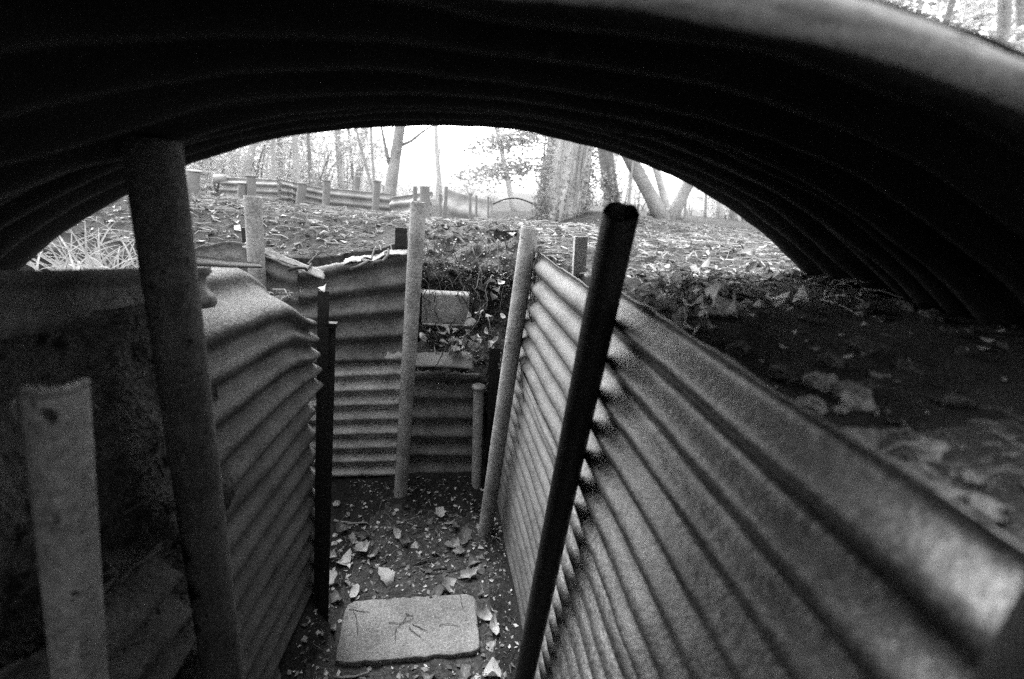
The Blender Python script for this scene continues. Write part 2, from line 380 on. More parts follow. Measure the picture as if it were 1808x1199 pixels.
# clods of fallen earth on the ledge and slope
CLODS = True
# rusty box-like plate in the hollow
def plate(u, v):
    x = lerp(-.115, .105, u); 
    if v < .8: k = v/.8; return Vector((x, 2.17+.012*u, lerp(.862, 1.005, k)))
    k = (v-.8)/.2; return Vector((x, 2.17+.012*u+.07*k, 1.005+.012*math.sin(k*math.pi)))
pl = empty('metal_plate', (0, 2.17, .86)); tag(pl, 'rusty folded metal plate stuck in the earth hollow above the leaf ledge', 'metal plate')
o = sheet('face', lambda u, v: plate(u, v)-Vector((0, 2.17, .86)), 1, .0, 'rust_pipe', 26, 20, seed=22, dent=.006, parent=pl)
mb = MB(); mb.tube([Vector((-.11, -.006, 0)), Vector((0, -.004, .0)), Vector((.10, .004, .004))], .006, 6); mb.build('rolled_lip', 'rust_pipe', pl)
mb = MB(); ring_ = [Vector((.125+.004*math.cos(a), .01+.016*math.cos(a), .10+.035*math.sin(a))) for a in [i*math.pi/7 for i in range(15)]]; mb.tube(ring_, .0045, 5); mb.build('socket_rim', 'dark_iron', pl)

# ------------------------------------------------------------------ posts
def P2(xt, yt, xb, yb, mode, val, extend=None):
    f = {'x': onx, 'y': ony}[mode]; t = f(xt, yt, val); b = f(xb, yb, val); return t, b
PG = 'iron posts holding the sheets'
def to_floor(t, b, z=-.1): return t + (b-t)*((z-t.z)/(b.z-t.z))
t, b = onx(1097, 374, .252), onx(925, 1199, .262)
o = pipe(t, to_floor(t, b), .0275, 'dark_iron', .0045, jag=.004, seed=1, tilt=Vector((.10, .30, 0))); tag(o, 'tall dark open-topped iron pipe standing against the pale sheets under the arch', 'post', PG)
t, b = ony(936, 402, 1.66), onz(855, 950, 0)
o = pipe(t, to_floor(t, b), .032, 'rust_pipe', .004, seed=2); tag(o, 'leaning grey iron pipe with dangling roots where the pale sheets end', 'post', PG)
t, b = ony(739, 357, 1.94), onz(706, 895, 0)
o = pipe(t, to_floor(t, b), .031, 'grey_pipe', .004, seed=3, jag=.006); tag(o, 'tall pale grey pipe standing free in the middle of the bend', 'post', PG)
t = ony(446, 347, 1.93); o = pipe(t, Vector((t.x-.03, 1.95, -.1)), .031, 'grey_pipe', .004, seed=4); tag(o, 'short grey pipe rising behind the folded-over sheet', 'post', PG)
t, b = onx(268, 245, -.402), onx(395, 1199, -.402)
o = pipe(t, to_floor(t, b), .0345, 'dark_rust', .005, seed=5); tag(o, 'thick rust-scaled pipe propping up the arch', 'post', PG)
t, b = ony(845, 682, 1.985), ony(840, 890, 1.975)
o = pipe(t, to_floor(t, b), .024, 'rust_pipe', .004, seed=6, jag=.01); tag(o, 'knee-high corroded pipe in front of the small rusty sheet', 'post', PG)
cap = tube('cap', [t-Vector((0, 0, .012)), t+Vector((0, 0, .004))], [.031, .030], 'rust_pipe', 16, rough=.1)
cap.parent = o
o = angle_iron(ony(874, 615, 2.06), ony(866, 870, 2.06)+Vector((0, 0, -.1)), .05, 'dark_iron'); tag(o, 'dark angle iron stake in the corner behind the leaning pipe', 'stake', PG)
o = angle_iron(onx(571, 514, -.385), onx(560, 1085, -.385)+Vector((0, 0, -.1)), .034, 'dark_iron', leg=.8); tag(o, 'taller of two dark flat stakes at the end of the folded-over sheet, leaf on top', 'stake', PG)
tp = onx(584, 570, -.365); o = angle_iron(tp, onx(569, 1075, -.365)+Vector((0, 0, -.1)), .030, 'dark_iron', leg=.8); tag(o, 'shorter of two dark flat stakes at the end of the folded-over sheet', 'stake', PG)
c_ = mesh('flared_top', [tp+Vector((a*.021, b2*.012-.006, h)) for h in (-.012, .003) for a, b2 in ((-1, -1), (1, -1), (1, 1), (-1, 1))], [(0, 1, 2, 3), (7, 6, 5, 4), (0, 4, 5, 1), (1, 5, 6, 2), (2, 6, 7, 3), (3, 7, 4, 0)], 'dark_iron', o, False)
# near holed stake on the left
t, b = ony(96, 668, .44), ony(142, 1199, .44)
st = empty('holed_stake', (0, 0, 0)); tag(st, 'flat iron stake with a bolt hole and bent top before the bare earth', 'stake', PG)
bb = to_floor(t, b); d_ = (t-bb).normalized(); fc = (CAM-t); fc.z = 0; fc = fc.normalized(); xx = d_.cross(-fc).normalized()
sv, sf = [], []; wd = .042; nu_, nv_ = 25, 70; hole_c = (.006, -.030); LL = (t-bb).length
for j in range(nv_):
    s_ = (LL-.1)*j/19 if j < 20 else LL-.1+.1*(j-19)/50
    for i in range(nu_):
        a_ = (i/(nu_-1)-.5)*wd; bulge = .016*math.cos(math.pi*(i/(nu_-1)-.5))
        bend = -.010*sst(LL-.012, LL, s_)
        sv.append(bb + d_*s_ + xx*a_ + fc*(bulge+bend*-1+.0012*nz(a_*60, s_*20)))
for j in range(nv_-1):
    for i in range(nu_-1):
        q = (j*nu_+i, j*nu_+i+1, (j+1)*nu_+i+1, (j+1)*nu_+i)
        cx_ = sum(((sv[k]-t).dot(xx)) for k in q)/4; cz_ = sum(((sv[k]-t).dot(d_)) for k in q)/4
        if ((cx_-hole_c[0])/.0062)**2 + ((cz_-hole_c[1])/.0085)**2 < 1: continue
        sf.append(q)
solid(mesh('blade', sv, sf, 'stake_iron', st), .006)
t = onx(2075, 905, .262)
o = pipe(Vector((t.x, t.y, 1.42)), Vector((t.x+.004, t.y-.005, -.1)), .024, 'dark_iron', .005, seed=9); tag(o, 'dark pipe against the long upper sheet outside the arch mouth', 'post', PG)
# small stakes on the ground
b = onz(1032, 470, 1.325); o = angle_iron(ony(1027, 418, b.y), b-Vector((0, 0, .15)), .034, 'rust_pipe', leg=.5); tag(o, 'stubby rusted flat stake poking from the ground behind the pale sheets', 'stake', PG)
o = angle_iron(ony(708, 402, 2.10), ony(708, 440, 2.10)-Vector((0, 0, .1)), .05, 'dark_iron', leg=.5); tag(o, 'dark stub of iron behind the torn pale edge and tall pipe', 'stake', PG)
b = ony(431, 440, 2.05); o = angle_iron(ony(431, 402, 2.05), b-Vector((0, 0, .3)), .022, 'dark_iron', leg=.5); tag(o, 'thin dark stake just behind the short grey pipe', 'stake', PG)

# ------------------------------------------------------------------ arch
AX, AZ0, AR = .075, 1.626, 1.40
def arch_z(x, y): 
    return AZ0 - AR + math.sqrt(max(AR*AR - (x-AX-.06*(1-y))**2, 0))
def arch_far(u, v):
    a = lerp(-.80, .72, u); y = lerp(.66, 1.11, v)
    xc = AX + AR*math.sin(a); return Vector((xc, y, AZ0 - AR + AR*math.cos(a) + .006))
def near_y(a): x = AX + .05 + AR*math.sin(a); return .32 + .40*min(x-.02, 0) if x > -.6 else .072
def arch_near(u, v):
    a = lerp(-.78, .72, u); y = lerp(near_y(a), .765, v)
    xc = AX + .05*(1-v) + AR*math.sin(a); z = AZ0 - AR + AR*math.cos(a) - .006 + .006*(1-v)
    z -= (.016*math.exp(-((xc+.41)/.10)**2))*sst(.35, 1, v)
    return Vector((xc, y, z))
UPm = None
ag = 'curved corrugated arch sheets'
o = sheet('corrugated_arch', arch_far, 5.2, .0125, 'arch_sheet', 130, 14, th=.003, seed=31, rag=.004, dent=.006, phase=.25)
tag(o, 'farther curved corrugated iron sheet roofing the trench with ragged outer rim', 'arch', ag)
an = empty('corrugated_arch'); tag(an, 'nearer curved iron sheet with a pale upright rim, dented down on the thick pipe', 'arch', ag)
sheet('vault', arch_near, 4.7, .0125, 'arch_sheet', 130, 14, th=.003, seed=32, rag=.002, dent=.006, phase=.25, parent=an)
def flange(u, v):
    a = lerp(-.78, .72, u); r_ = AR + lerp(-.020, .005+.003*fbm(a*9), v); e = .004*fbm(a*12, v*3)
    return Vector((AX + .05 + r_*math.sin(a), near_y(a) - .008 - .010*math.sin(v*math.pi) + e, AZ0 - AR + r_*math.cos(a)))
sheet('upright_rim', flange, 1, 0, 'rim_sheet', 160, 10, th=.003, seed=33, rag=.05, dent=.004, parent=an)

def arch_blocker(u, v):  # added arch over and behind the camera, unseen, blocks light from the rear
    a = lerp(-.78, .72, u); xc = AX + AR*math.sin(a); return Vector((xc, lerp(-1.6, .165, v), AZ0 - AR + AR*math.cos(a)))
o = sheet('corrugated_arch', arch_blocker, 18, .0125, 'arch_sheet', 90, 8, th=.003, seed=34, rag=.004, dent=.006)
tag(o, 'unseen curved iron sheet added behind the open gap to block light', 'arch', ag)

# ------------------------------------------------------------------ stepping slab, stones
t_ = [onz(598, 1064, .022), onz(836, 1046, .022), onz(853, 1152, .022), onz(604, 1168, .022)]
cen = sum(t_, Vector())/4
def slab():
    v, f = [], []; n = 72; cr = .024
    hw = ((t_[1]-t_[0]).length + (t_[2]-t_[3]).length)/4; hd = ((t_[3]-t_[0]).length + (t_[2]-t_[1]).length)/4
    out = []
    for k in range(n):
        a = 2*math.pi*k/n; c, s = math.cos(a), math.sin(a); e = 14
        r_ = 1/((abs(c)/hw)**e + (abs(s)/hd)**e)**(1/e)
        out.append((c*r_ + .005*fbm(k*.4, 2) + .002*nz(k*1.7), s*r_ + .005*fbm(k*.4, 7) + .002*nz(k*1.7, 5)))
    rings = [(.97, -.06), (1.0, -.045), (1.0, -.008), (.988, -.001), (.96, .0)] + [(q, .001*nz(q*9)) for q in (.85, .7, .5, .3, .1)]
    for sc_, z in rings:
        for (x, y) in out: v.append((x*sc_, y*sc_, z + .003*fbm(x*sc_*24, y*sc_*24)))
    f = grid_faces(n, len(rings), True); f.append(tuple(range((len(rings)-1)*n, len(rings)*n)))
    return v, f
v, f = slab(); o = mesh('stone_slab', v, f, 'concrete'); o.location = cen; dd = t_[1]-t_[0]+t_[2]-t_[3]; o.rotation_euler.z = math.atan2(dd.y, dd.x)
tag(o, 'pale rounded concrete stepping slab set in the trench floor', 'slab')
SLABZ = cen.z
def blob(name, loc, r, m, seed, sq=.6):
    v, f = [], []; nu, nv = 16, 9
    for j in range(nv):
        ph = math.pi*(j+.5)/nv
        for i in range(nu):
            th = 2*math.pi*i/nu; d = Vector((math.sin(ph)*math.cos(th), math.sin(ph)*math.sin(th), math.cos(ph)*sq))
            v.append(d*r*(1+.55*nz(d.x*1.9+seed, d.y*1.9, d.z*1.9)+.2*nz(d.x*5+seed, d.y*5, d.z*5)))
    f = grid_faces(nu, nv, True); f.append(tuple(range(nu-1, -1, -1))[::-1]); f.append(tuple(range((nv-1)*nu, nv*nu))[::-1])
    o = mesh(name, v, f, m); o.location = loc; return o
for i, (px, py, r_) in enumerate([(595, 897, .017), (579, 896, .012), (621, 898, .008), (592, 940, .012), (590, 955, .012), (652, 1172, .009), (868, 1142, .008), (845, 1195, .012), (600, 1092, .008), (735, 1170, .006), (838, 960, .012), (720, 948, .009)]):
    p = onz(px, py, .02); p.z = FZ(p.x, p.y)+r_*.3
    tag(blob('pebble', p, r_, 'pebble', i*3.1), 'small pale pebble lying on the trench floor', 'pebble', 'pebbles on the trench floor')
# angular stones on the bank, partly buried
rq = random.Random(44)
def rock(loc, r, seed):
    q = random.Random(seed); v, f = [], []; nu, nv = 7, 5
    for j in range(nv):
        ph = math.pi*(j+.5)/nv
        for i in range(nu):
            th = 2*math.pi*(i+.5*(j % 2))/nu; d = Vector((math.sin(ph)*math.cos(th)*1.2, math.sin(ph)*math.sin(th), math.cos(ph)*.6)); v.append(d*r*q.uniform(.65, 1.15))
    f = grid_faces(nu, nv, True) + [tuple(range(nu)), tuple(range((nv-1)*nu, nv*nu))[::-1]]
    o = mesh('stone', v, f, 'bank_stone', smooth=False); o.location = loc; o.rotation_euler = (q.uniform(-.4, .4), q.uniform(-.4, .4), q.uniform(0, 6)); return o
for i in range(34):
    px = rq.uniform(1430, 1800); py = 700 + .55*(px-1430) + rq.uniform(-20, 120) - 60
    p = onz(px, py, 1.34)
    if p.x < .325 or py > 930: continue
    p.z = G(p.x, p.y)+.004
    tag(rock(p, rq.uniform(.006, .024), 300+i), 'rough angular stone on the bank beside the top of the long upper sheet', 'stone', 'stones on the bank')

rc = random.Random(91)
for i in range(70):
    x, y = rc.uniform(.36, 1.0), rc.uniform(.35, 1.2)
    o = rock(Vector((x, y, G(x, y)+.003)), rc.uniform(.008, .026)*(.5+.5*y), 700+i); o.name = 'earth_clod'; o.data.materials[0] = MATS['bank_soil']
    tag(o, 'dark clod of earth on the roofed bank beside the long upper sheet', 'clod', 'clods on the bank')
rc = random.Random(90)
for i in range(46):
    u, t2 = rc.random(), rc.choice([rc.uniform(.12, .3), rc.uniform(.3, .95)]); q = hollow(u, t2); q.y -= .03
    o = rock(q, rc.uniform(.008, .026), 500+i); o.name = 'earth_clod'; o.data.materials[0] = MATS['hollow_soil']
    tag(o, 'crumbling clod of earth in the hollow above the leaf ledge', 'clod', 'clods in the hollow')
# ------------------------------------------------------------------ fallen leaves and twigs
def leaf_mesh(name, ln, wd, curl, fold, lobes, seed, m='dry_leaf'):
    rr = random.Random(seed); v, f = [], []; n = 9
    for i in range(n):
        t = i/(n-1); y = (t-.5)*ln
        w_ = wd*.5*math.sin(math.pi*min(1, t**.8*.97+.015))**.8*(1+lobes*math.sin(t*19+seed))
        z = curl*((t-.5)*2)**2*ln*.5 + .1*ln*fbm(t*2, seed)
        for s in (-1, -.5, 0, .5, 1):
            v.append((s*w_, y, z + abs(s)*fold*w_ + .12*w_*nz(t*4, s*2+seed)))
    f = grid_faces(5, n)
    me = bpy.data.meshes.new(name); me.from_pydata(v, [], f); me.materials.append(MATS[m])
    me.polygons.foreach_set('use_smooth', [True]*len(me.polygons)); return me
LEAVES = [leaf_mesh('leaf_blade', .052, .034, c, fo, lo, s) for s, (c, fo, lo) in enumerate([(.5, .3, .05), (-.3, .5, .2), (.8, -.2, .1), (.2, .8, .25), (-.6, .1, .15), (.4, .6, .3), (1.1, .5, .1)])]
rl = random.Random(11)
def put_leaf(p, s, label, group, tilt=.35, stand=None):
    o = link('fallen_leaf', rl.choice(LEAVES)); o.location = p; o.scale = (s*rl.uniform(.7, 1.1), s, s)
    o.rotation_euler = (rl.gauss(0, tilt), rl.gauss(0, tilt), rl.uniform(0, 6.28)) if stand is None else stand
    return tag(o, label, 'leaf', group)
GF = 'dry leaves on the trench floor'; LF = 'pale dry leaf lying on the trench floor'
fixed = [(600, 930, 1.3), (708, 942, 1.0), (715, 952, 1.2), (820, 945, 1.4), (778, 905, 1.2), (795, 918, .9), (645, 940, .9), (690, 932, .8), (735, 955, .7), (680, 1012, 1.5), (785, 1030, 1.6), (770, 1042, 1.2), (830, 1010, 1.2), (606, 985, 1.3), (625, 1040, 1.0), (580, 980, 1.4), (582, 1025, 1.3), (610, 1020, 1.0), (853, 1075, 1.4), (872, 1100, 1.2), (868, 1128, 1.0), (845, 1130, .9), (840, 985, 1.2), (848, 1000, .9), (755, 1000, .8), (640, 965, 1.4), (660, 975, 1.0), (800, 955, 1.2), (812, 968, .9), (770, 968, .8), (805, 925, 1.1), (757, 915, .8), (620, 945, .8), (590, 1055, 1.1), (870, 1185, 1.3), (820, 1190, 1.1), (760, 1188, .8)]
for (px, py, s) in fixed:
    p = onz(px, py, .03); p.z = FZ(p.x, p.y)+.010*s; put_leaf(p, s*1.22, LF, GF, .3)
for k in range(62):
    y = rl.uniform(1.1, 1.97); x = rl.choice([rl.uniform(-.36, .24), rl.gauss(.22, .05), rl.gauss(-.33, .05)])
    if not -.40 < x < .29 or (cen-Vector((x, y, cen.z))).length < .24: continue
    put_leaf(Vector((x, y, FZ(x, y)+.008)), rl.uniform(.2, .6), LF, GF, .45)
GL = 'dry leaves caught on the ledge'; LL_ = 'crumpled pale leaf caught on the ledge above the small rusty sheet'
for k in range(85):
    px, py = rl.gauss(835, 36), rl.gauss(603, 24)
    if px < 745 or px > 898: continue
    Y = 2.06+rl.uniform(-.05, .1); p = ony(px, py, Y); put_leaf(p, rl.uniform(.5, 1.15), LL_, GL, .9)
for (px, py, s) in [(868, 495, 1.3), (872, 520, 1.2), (880, 510, .9), (745, 515, .8), (757, 583, .9), (800, 615, 1.2), (885, 500, .9), (860, 590, 1.0)]:
    put_leaf(ony(px, py, 2.13), s, LL_, GL, .9)
GB = 'dry leaves on the bank by the arch foot'; LB = 'dry leaf among the roots on the bank beside the arch foot'
for k in range(85):
    px = rl.uniform(1105, 1420); py = rl.uniform(440, 600)
    if py < 445 + max(0, (px-1100)*.0) or py > 520+.5*(px-1100): continue
    p = onz(px, py, 1.335); 
    if p.x < .34 or p.y > 3: continue
    p.z = G(p.x, p.y)+.014; put_leaf(p, rl.uniform(.4, .9), LB, GB, .5).material_slots[0].link = 'OBJECT'; bpy.context.view_layer.objects; COL.objects[-1].material_slots[0].material = MATS['bank_leaf']
for (px, py, s) in [(1265, 535, 1.5), (1280, 515, 1.2), (1240, 470, 1.0), (1175, 510, .9), (1290, 555, 1.0)]:
    p = onz(px, py, 1.35); put_leaf(p, s, LB, GB, .4)
GC = 'pale leaves strewn on the ground beyond the bend'; LC = 'pale leaf strewn on the ground beyond the bend'
for k in range(52):
    px = rl.uniform(320, 1300); py = 362 + (px-600)*.04 + abs(rl.gauss(0, 45))
    if 745 < px < 900 and py > 400: continue
    p = onz(px, py, 1.30)
    if p.y < 2.15 or p.y > 4.2: continue
    p.z = G(p.x, p.y)+.012; put_leaf(p, rl.uniform(.5, 1.3), LC, GC, .35)
# leaf on top of the taller flat stake
put_leaf(onx(571, 511, -.388)+Vector((0, 0, .006)), .8, 'pale leaf perched on top of the taller dark flat stake', 'perched leaves', .2)

def twig_path(p, ang, ln, bend, lift, rr, n=6):
    pts = []; a = ang; q = Vector(p)
    for i in range(n):
        pts.append(q.copy()); q = q + Vector((math.cos(a), math.sin(a), 0))*(ln/(n-1)); a += rr.gauss(0, bend); q.z += rr.gauss(0, lift)
    return pts
rt = random.Random(5)
def twig(p, ang, ln, r, label, group, bend=.25, lift=.003, m='twig', follow=None):
    pts = twig_path(p, ang, ln, bend, lift, rt)
    if follow:
        for q in pts: q.z = follow(q.x, q.y)+r*.8
    return tag(tube('twig', [q-Vector(p) for q in pts], [r*(1-.07*i) for i in range(len(pts))], m, 5), label, 'twig', group)
def twig_at(p, *a, **k):
    o = twig(p, *a, **k); o.location = p; return o
# twigs on the slab
for (x0, y0, x1, y1) in [(616, 1076, 650, 1077), (624, 1079, 641, 1110), (686, 1099, 728, 1101), (728, 1102, 752, 1114), (722, 1107, 737, 1128), (700, 1108, 694, 1130), (722, 1084, 700, 1102), (775, 1104, 807, 1100), (812, 1050, 820, 1072), (716, 1082, 724, 1092)]:
    p, q = onz(x0, y0, SLABZ+.004), onz(x1, y1, SLABZ+.004); d = q-p
    o = twig(p, math.atan2(d.y, d.x), d.length*1.1, .0013, 'thin dark twig lying on the concrete slab', 'twigs on the slab', .2, .0002); o.location = p
for k in range(46):
    y = rt.uniform(1.12, 1.9); x = rt.uniform(-.36, .26)
    if abs(x-cen.x) < .25 and abs(y-cen.y) < .14: continue
    p = Vector((x, y, FZ(x, y)+.003))
    twig_at(p, rt.uniform(-.7, .7), rt.uniform(.04, .13), rt.uniform(.0014, .004), 'dark twig lying among leaves on the trench floor', 'twigs on the trench floor', .25, .001, follow=None)
for (x0, y0, x1, y1, r_) in [(700, 921, 745, 909, .005), (615, 920, 650, 916, .006), (590, 915, 618, 922, .006), (590, 1190, 650, 1197, .005), (592, 1095, 597, 1125, .004), (755, 1002, 790, 995, .004)]:
    p, q = onz(x0, y0, .02), onz(x1, y1, .02); d = q-p; p.z = FZ(p.x, p.y)+r_
    twig_at(p, math.atan2(d.y, d.x), d.length, r_, 'stout broken stick lying on the trench floor', 'sticks on the trench floor', .15, .001, 'straw' if r_ > .0045 else 'twig')
# roots hanging: along the leaning pipe, in the hollow, on the earth bank
rr_ = random.Random(77)
def root(p, q, r, sag, label, group, m='twig', n=9):
    p, q = Vector(p), Vector(q); pts = []
    for i in range(n):
        t = i/(n-1); e = sag*math.sin(t*math.pi)
        pts.append(p.lerp(q, t) + Vector((e*rr_.gauss(.5, .6), e*rr_.gauss(0, .5), e*rr_.gauss(-.4, .6)))-p)
    o = tube('root', pts, [r*(1-.6*i/(n-1)) for i in range(n)], m, 5); o.location = p; return tag(o, label, 'root', group)
for k in range(7):
    a = ony(950+rr_.gauss(0, 4), 430+rr_.uniform(0, 60), 1.60); b = ony(932-rr_.uniform(0, 25), 560+rr_.uniform(0, 300), 1.62); root(a, b, .0022, .02, 'thin root dangling down along the leaning pipe', 'roots by the leaning pipe')
for k in range(44):
    x0, y0 = rr_.uniform(745, 895), rr_.uniform(410, 600); a = ony(x0, y0, 2.2+rr_.uniform(-.05, .05)); b = ony(x0+rr_.gauss(10, 40), y0+rr_.uniform(20, 110), 2.14+rr_.uniform(-.06, .05)); root(a, b, rr_.uniform(.0015, .0035), .03, 'thin root hanging in the earth hollow over the ledge', 'roots in the hollow', rr_.choice(['twig', 'twig', 'root']))
root(ony(782, 622, 2.0), ony(753, 672, 1.97), .003, .01, 'thin root drooping over the pale iron lip', 'roots over the lip')
for k in range(26):
    x0, y0 = rr_.uniform(20, 330), rr_.uniform(560, 1150); a = onx(x0, y0, -.445); b = onx(x0+rr_.gauss(0, 45), y0+rr_.gauss(30, 50), -.438+rr_.uniform(-.01, .012)); root(a, b, rr_.uniform(.001, .0028), .02, 'root fibre sticking out of the bare earth bank', 'roots in the earth bank', rr_.choice(['twig', 'root']))
for k in range(40):
    px, py = rr_.uniform(1110, 1420), rr_.uniform(450, 560); 
    if py > 510+.5*(px-1100): continue
    a = onz(px, py, 1.335); an_ = rr_.uniform(0, 6.28); ln = rr_.uniform(.06, .2)
    if a.x < .33 or a.y > 2.5: continue
    a.z = G(a.x, a.y)+.01; b = a+Vector((math.cos(an_), math.sin(an_), 0))*ln; b.x = max(b.x, .335); b.z = G(b.x, b.y)+.012
    root(a, b, rr_.uniform(.0012, .003), .03, 'gnarled root curling over the bank beside the arch foot', 'roots on the bank', rr_.choice(['twig', 'root']))
for (x0, y0, x1, y1) in [(780, 393, 828, 390), (832, 398, 880, 397), (620, 420, 668, 398), (660, 425, 690, 400), (505, 400, 560, 388), (860, 405, 895, 396), (800, 405, 815, 440), (1000, 395, 1060, 388)]:
    p, q = onz(x0, y0, 1.30), onz(x1, y1, 1.30); p.z, q.z = G(p.x, p.y)+.012, G(q.x, q.y)+.014
    root(p, q, .007, .025, 'dark crooked stick lying on the ground beyond the bend', 'sticks on the ground')

# uncountable litter: tiny leaves and straw-like stalks on the ground
def scatter_ok(x, y): return not in_trench(x, y) and not (-.3 < x < .4 and 2.1 < y < 2.55)
rs = random.Random(3)
lv, lf = [], []; sv, sf = [], []
def add_litter(x, y, s, z):
    a = rs.uniform(0, 6.28); c, q = math.cos(a)*s, math.sin(a)*s; k = len(lv); h = [rs.gauss(0, .28)*s for _ in range(4)]
    wv = rs.uniform(.4, .8)
    for (l_, w_), hh in zip(((-1, 0), (0, -wv), (1, 0), (0, wv)), h): lv.append((x+l_*c-w_*q, y+l_*q+w_*c, z+.3*s+hh))
    lf.append((k, k+1, k+2)); lf.append((k, k+2, k+3))
def add_straw(x, y, ln, r, z):
    a = rs.uniform(0, 6.28); k = len(sv); dx, dy = math.cos(a)*ln/2, math.sin(a)*ln/2; h1, h2 = rs.uniform(-.004, .018), rs.uniform(-.004, .018)
    bx, by = rs.gauss(0, .12)*ln, rs.gauss(0, .12)*ln
    for (px_, py_, h) in ((x-dx, y-dy, h1), (x+bx, y+by, max(h1, h2)+.004), (x+dx, y+dy, h2)):
        zz = z+h+r
        for (ox, oz) in ((-1, -.6), (1, -.6), (0, 1)): sv.append((px_-dy/ln*2*ox*r, py_+dx/ln*2*ox*r, zz+oz*r))
    for j in (0, 3):
        for i in range(3): sf.append((k+j+i, k+j+(i+1) % 3, k+j+3+(i+1) % 3, k+j+3+i))
for k in range(88000):
    y = -.3 + 7.2*rs.random()**1.5; x = rs.uniform(-1, 1)*(1.3+.85*max(y, 0)) + .12*y
    if not scatter_ok(x, y) or (roofed(x, y) and rs.random() < .88): continue
    z = G(x, y); t = rs.random()
    if t < .40 or roofed(x, y): add_litter(x, y, (.004+.014*rs.random()**1.6)*min(1.4, .45+.4*max(y, 0)), z)
    else: add_straw(x, y, rs.uniform(.02, .12)*min(1, .35+.35*max(y, 0))*(.4 if roofed(x, y) else 1), rs.uniform(.0006, .002)*min(1.4, .25+.45*max(y, 0)), z)
for k in range(3600):                                  # floor crumbs
    y = rs.uniform(.9, 2.02); x = rs.uniform(-.42, .3)
    if abs(x-cen.x) < .25 and abs(y-cen.y) < .135:
        if rs.random() < .12: add_litter(x, y, rs.uniform(.001, .004), cen.z)
        continue
    if rs.random() < .8: add_litter(x, y, .0015+.013*rs.random()**2.5, FZ(x, y))
    else: add_straw(x, y, rs.uniform(.01, .05), rs.uniform(.0005, .0012), FZ(x, y)-.004)
for k in range(2600):                                  # crumbs in the hollow
    q = hollow(rs.random(), rs.random()); add_litter(q.x, q.y-.025, rs.uniform(.003, .009), q.z)
tag(mesh('leaf_litter', lv, lf, 'litter_leaf', smooth=False), 'layer of small broken leaves covering the ground', 'litter', kind='stuff')
tag(mesh('straw_litter', sv, sf, 'straw', smooth=False), 'dry stalks and needles matted over the ground', 'litter', kind='stuff')

# ------------------------------------------------------------------ grass tufts beside the arch foot
BL = []
for s in range(6):
    v = []; n = 9; ln = .34; rg = random.Random(s+50); cv = rg.uniform(.5, 1.3)
    for i in range(n):
        t = i/(n-1); w_ = .0055*(1-t**2.2)+.0004; a = t*cv
        z = ln*math.sin(a)/cv if cv > .1 else ln*t; z = ln*t*math.cos(a*.9); y = ln*t*math.sin(a*.9)
        v += [(-w_, y, z+.0015), (0, y, z-.001), (w_, y, z+.0015)]
    me = bpy.data.meshes.new('grass_blade'); me.from_pydata(v, [], grid_faces(3, n)); me.materials.append(MATS['grass']); BL.append(me)
rg = random.Random(9)
for (px, py, Y, nb, sc) in [(110, 470, 1.45, 46, .8), (180, 475, 1.40, 50, .9), (215, 440, 1.75, 36, .8), (140, 440, 1.85, 34, .8)]:
    p = ony(px, py, Y); p.z = min(G(p.x, p.y), p.z+.02)-.01
    e = empty('grass_tuft', p); tag(e, 'tuft of long pale arching grass blades behind the thick pipe', 'grass', 'grass tufts by the arch')
    for k in range(nb):
        o = link('blade', rg.choice(BL), e); a = rg.uniform(0, 6.28); o.location = (rg.gauss(0, .05), rg.gauss(0, .05), 0)
        o.rotation_euler = (rg.gauss(-.1, .35), rg.gauss(0, .25), a); q = sc*rg.uniform(.5, 1.0); o.scale = (q, q, q)

# ------------------------------------------------------------------ far trench lines: sheets and posts
FG = 'low revetment sheets of the farther trenches'; PGF = 'posts of the farther trenches'
def fsheet(pts, hpx, n, label, Ys, m='far_sheet', sag=0.0, seed=0):
    (x0, y0), (x1, y1) = pts; Y0, Y1 = Ys
    a, b = ony(x0, y0, Y0), ony(x1, y1, Y1); h = hpx
    P = lambda u, v: Vector((lerp(a.x, b.x, u), lerp(a.y, b.y, u), lerp(lerp(a.z, b.z, u)-h, lerp(a.z, b.z, u)-sag*math.sin(u*math.pi), v)))
    o = sheet('corrugated_sheet', P, n, .026, m, 26, 8, th=.006, seed=seed, dent=.02, rag=.01); return tag(o, label, 'metal sheet', FG)
fsheet([(388, 313), (492, 317)], .62, 8, 'low corrugated sheet with pale ridges, its end cap bright, in the farther trench', (6.2, 5.9), seed=41)
fsheet([(492, 315), (517, 321)], .6, 8, 'short angled sheet joining two low runs of the farther trench', (5.9, 6.8), seed=42)
fsheet([(515, 321), (572, 333)], .6, 8, 'striped low sheet between the angled joint and paired posts of the farther trench', (6.4, 6.4), seed=43)
fsheet([(572, 331), (690, 342)], .6, 6, 'long pale sheet running behind the row of far posts', (6.8, 6.6), seed=44)
fsheet([(690, 348), (762, 338)], .6, 5, 'bent sheet end rising beside the stubby double post', (6.0, 5.6), seed=45)
fsheet([(784, 331), (868, 353)], .6, 2, 'sagging pale sheet with dark torn edge carrying tiny stakes', (6.5, 6.0), sag=.02, seed=46)
o = tube('sheet_roll', [ony(379, 316, 6.2), ony(402, 316, 6.2)], .05, 'far_sheet', 12); tag(o, 'bright curled sheet end at the start of the low ridged sheet', 'metal sheet', FG)
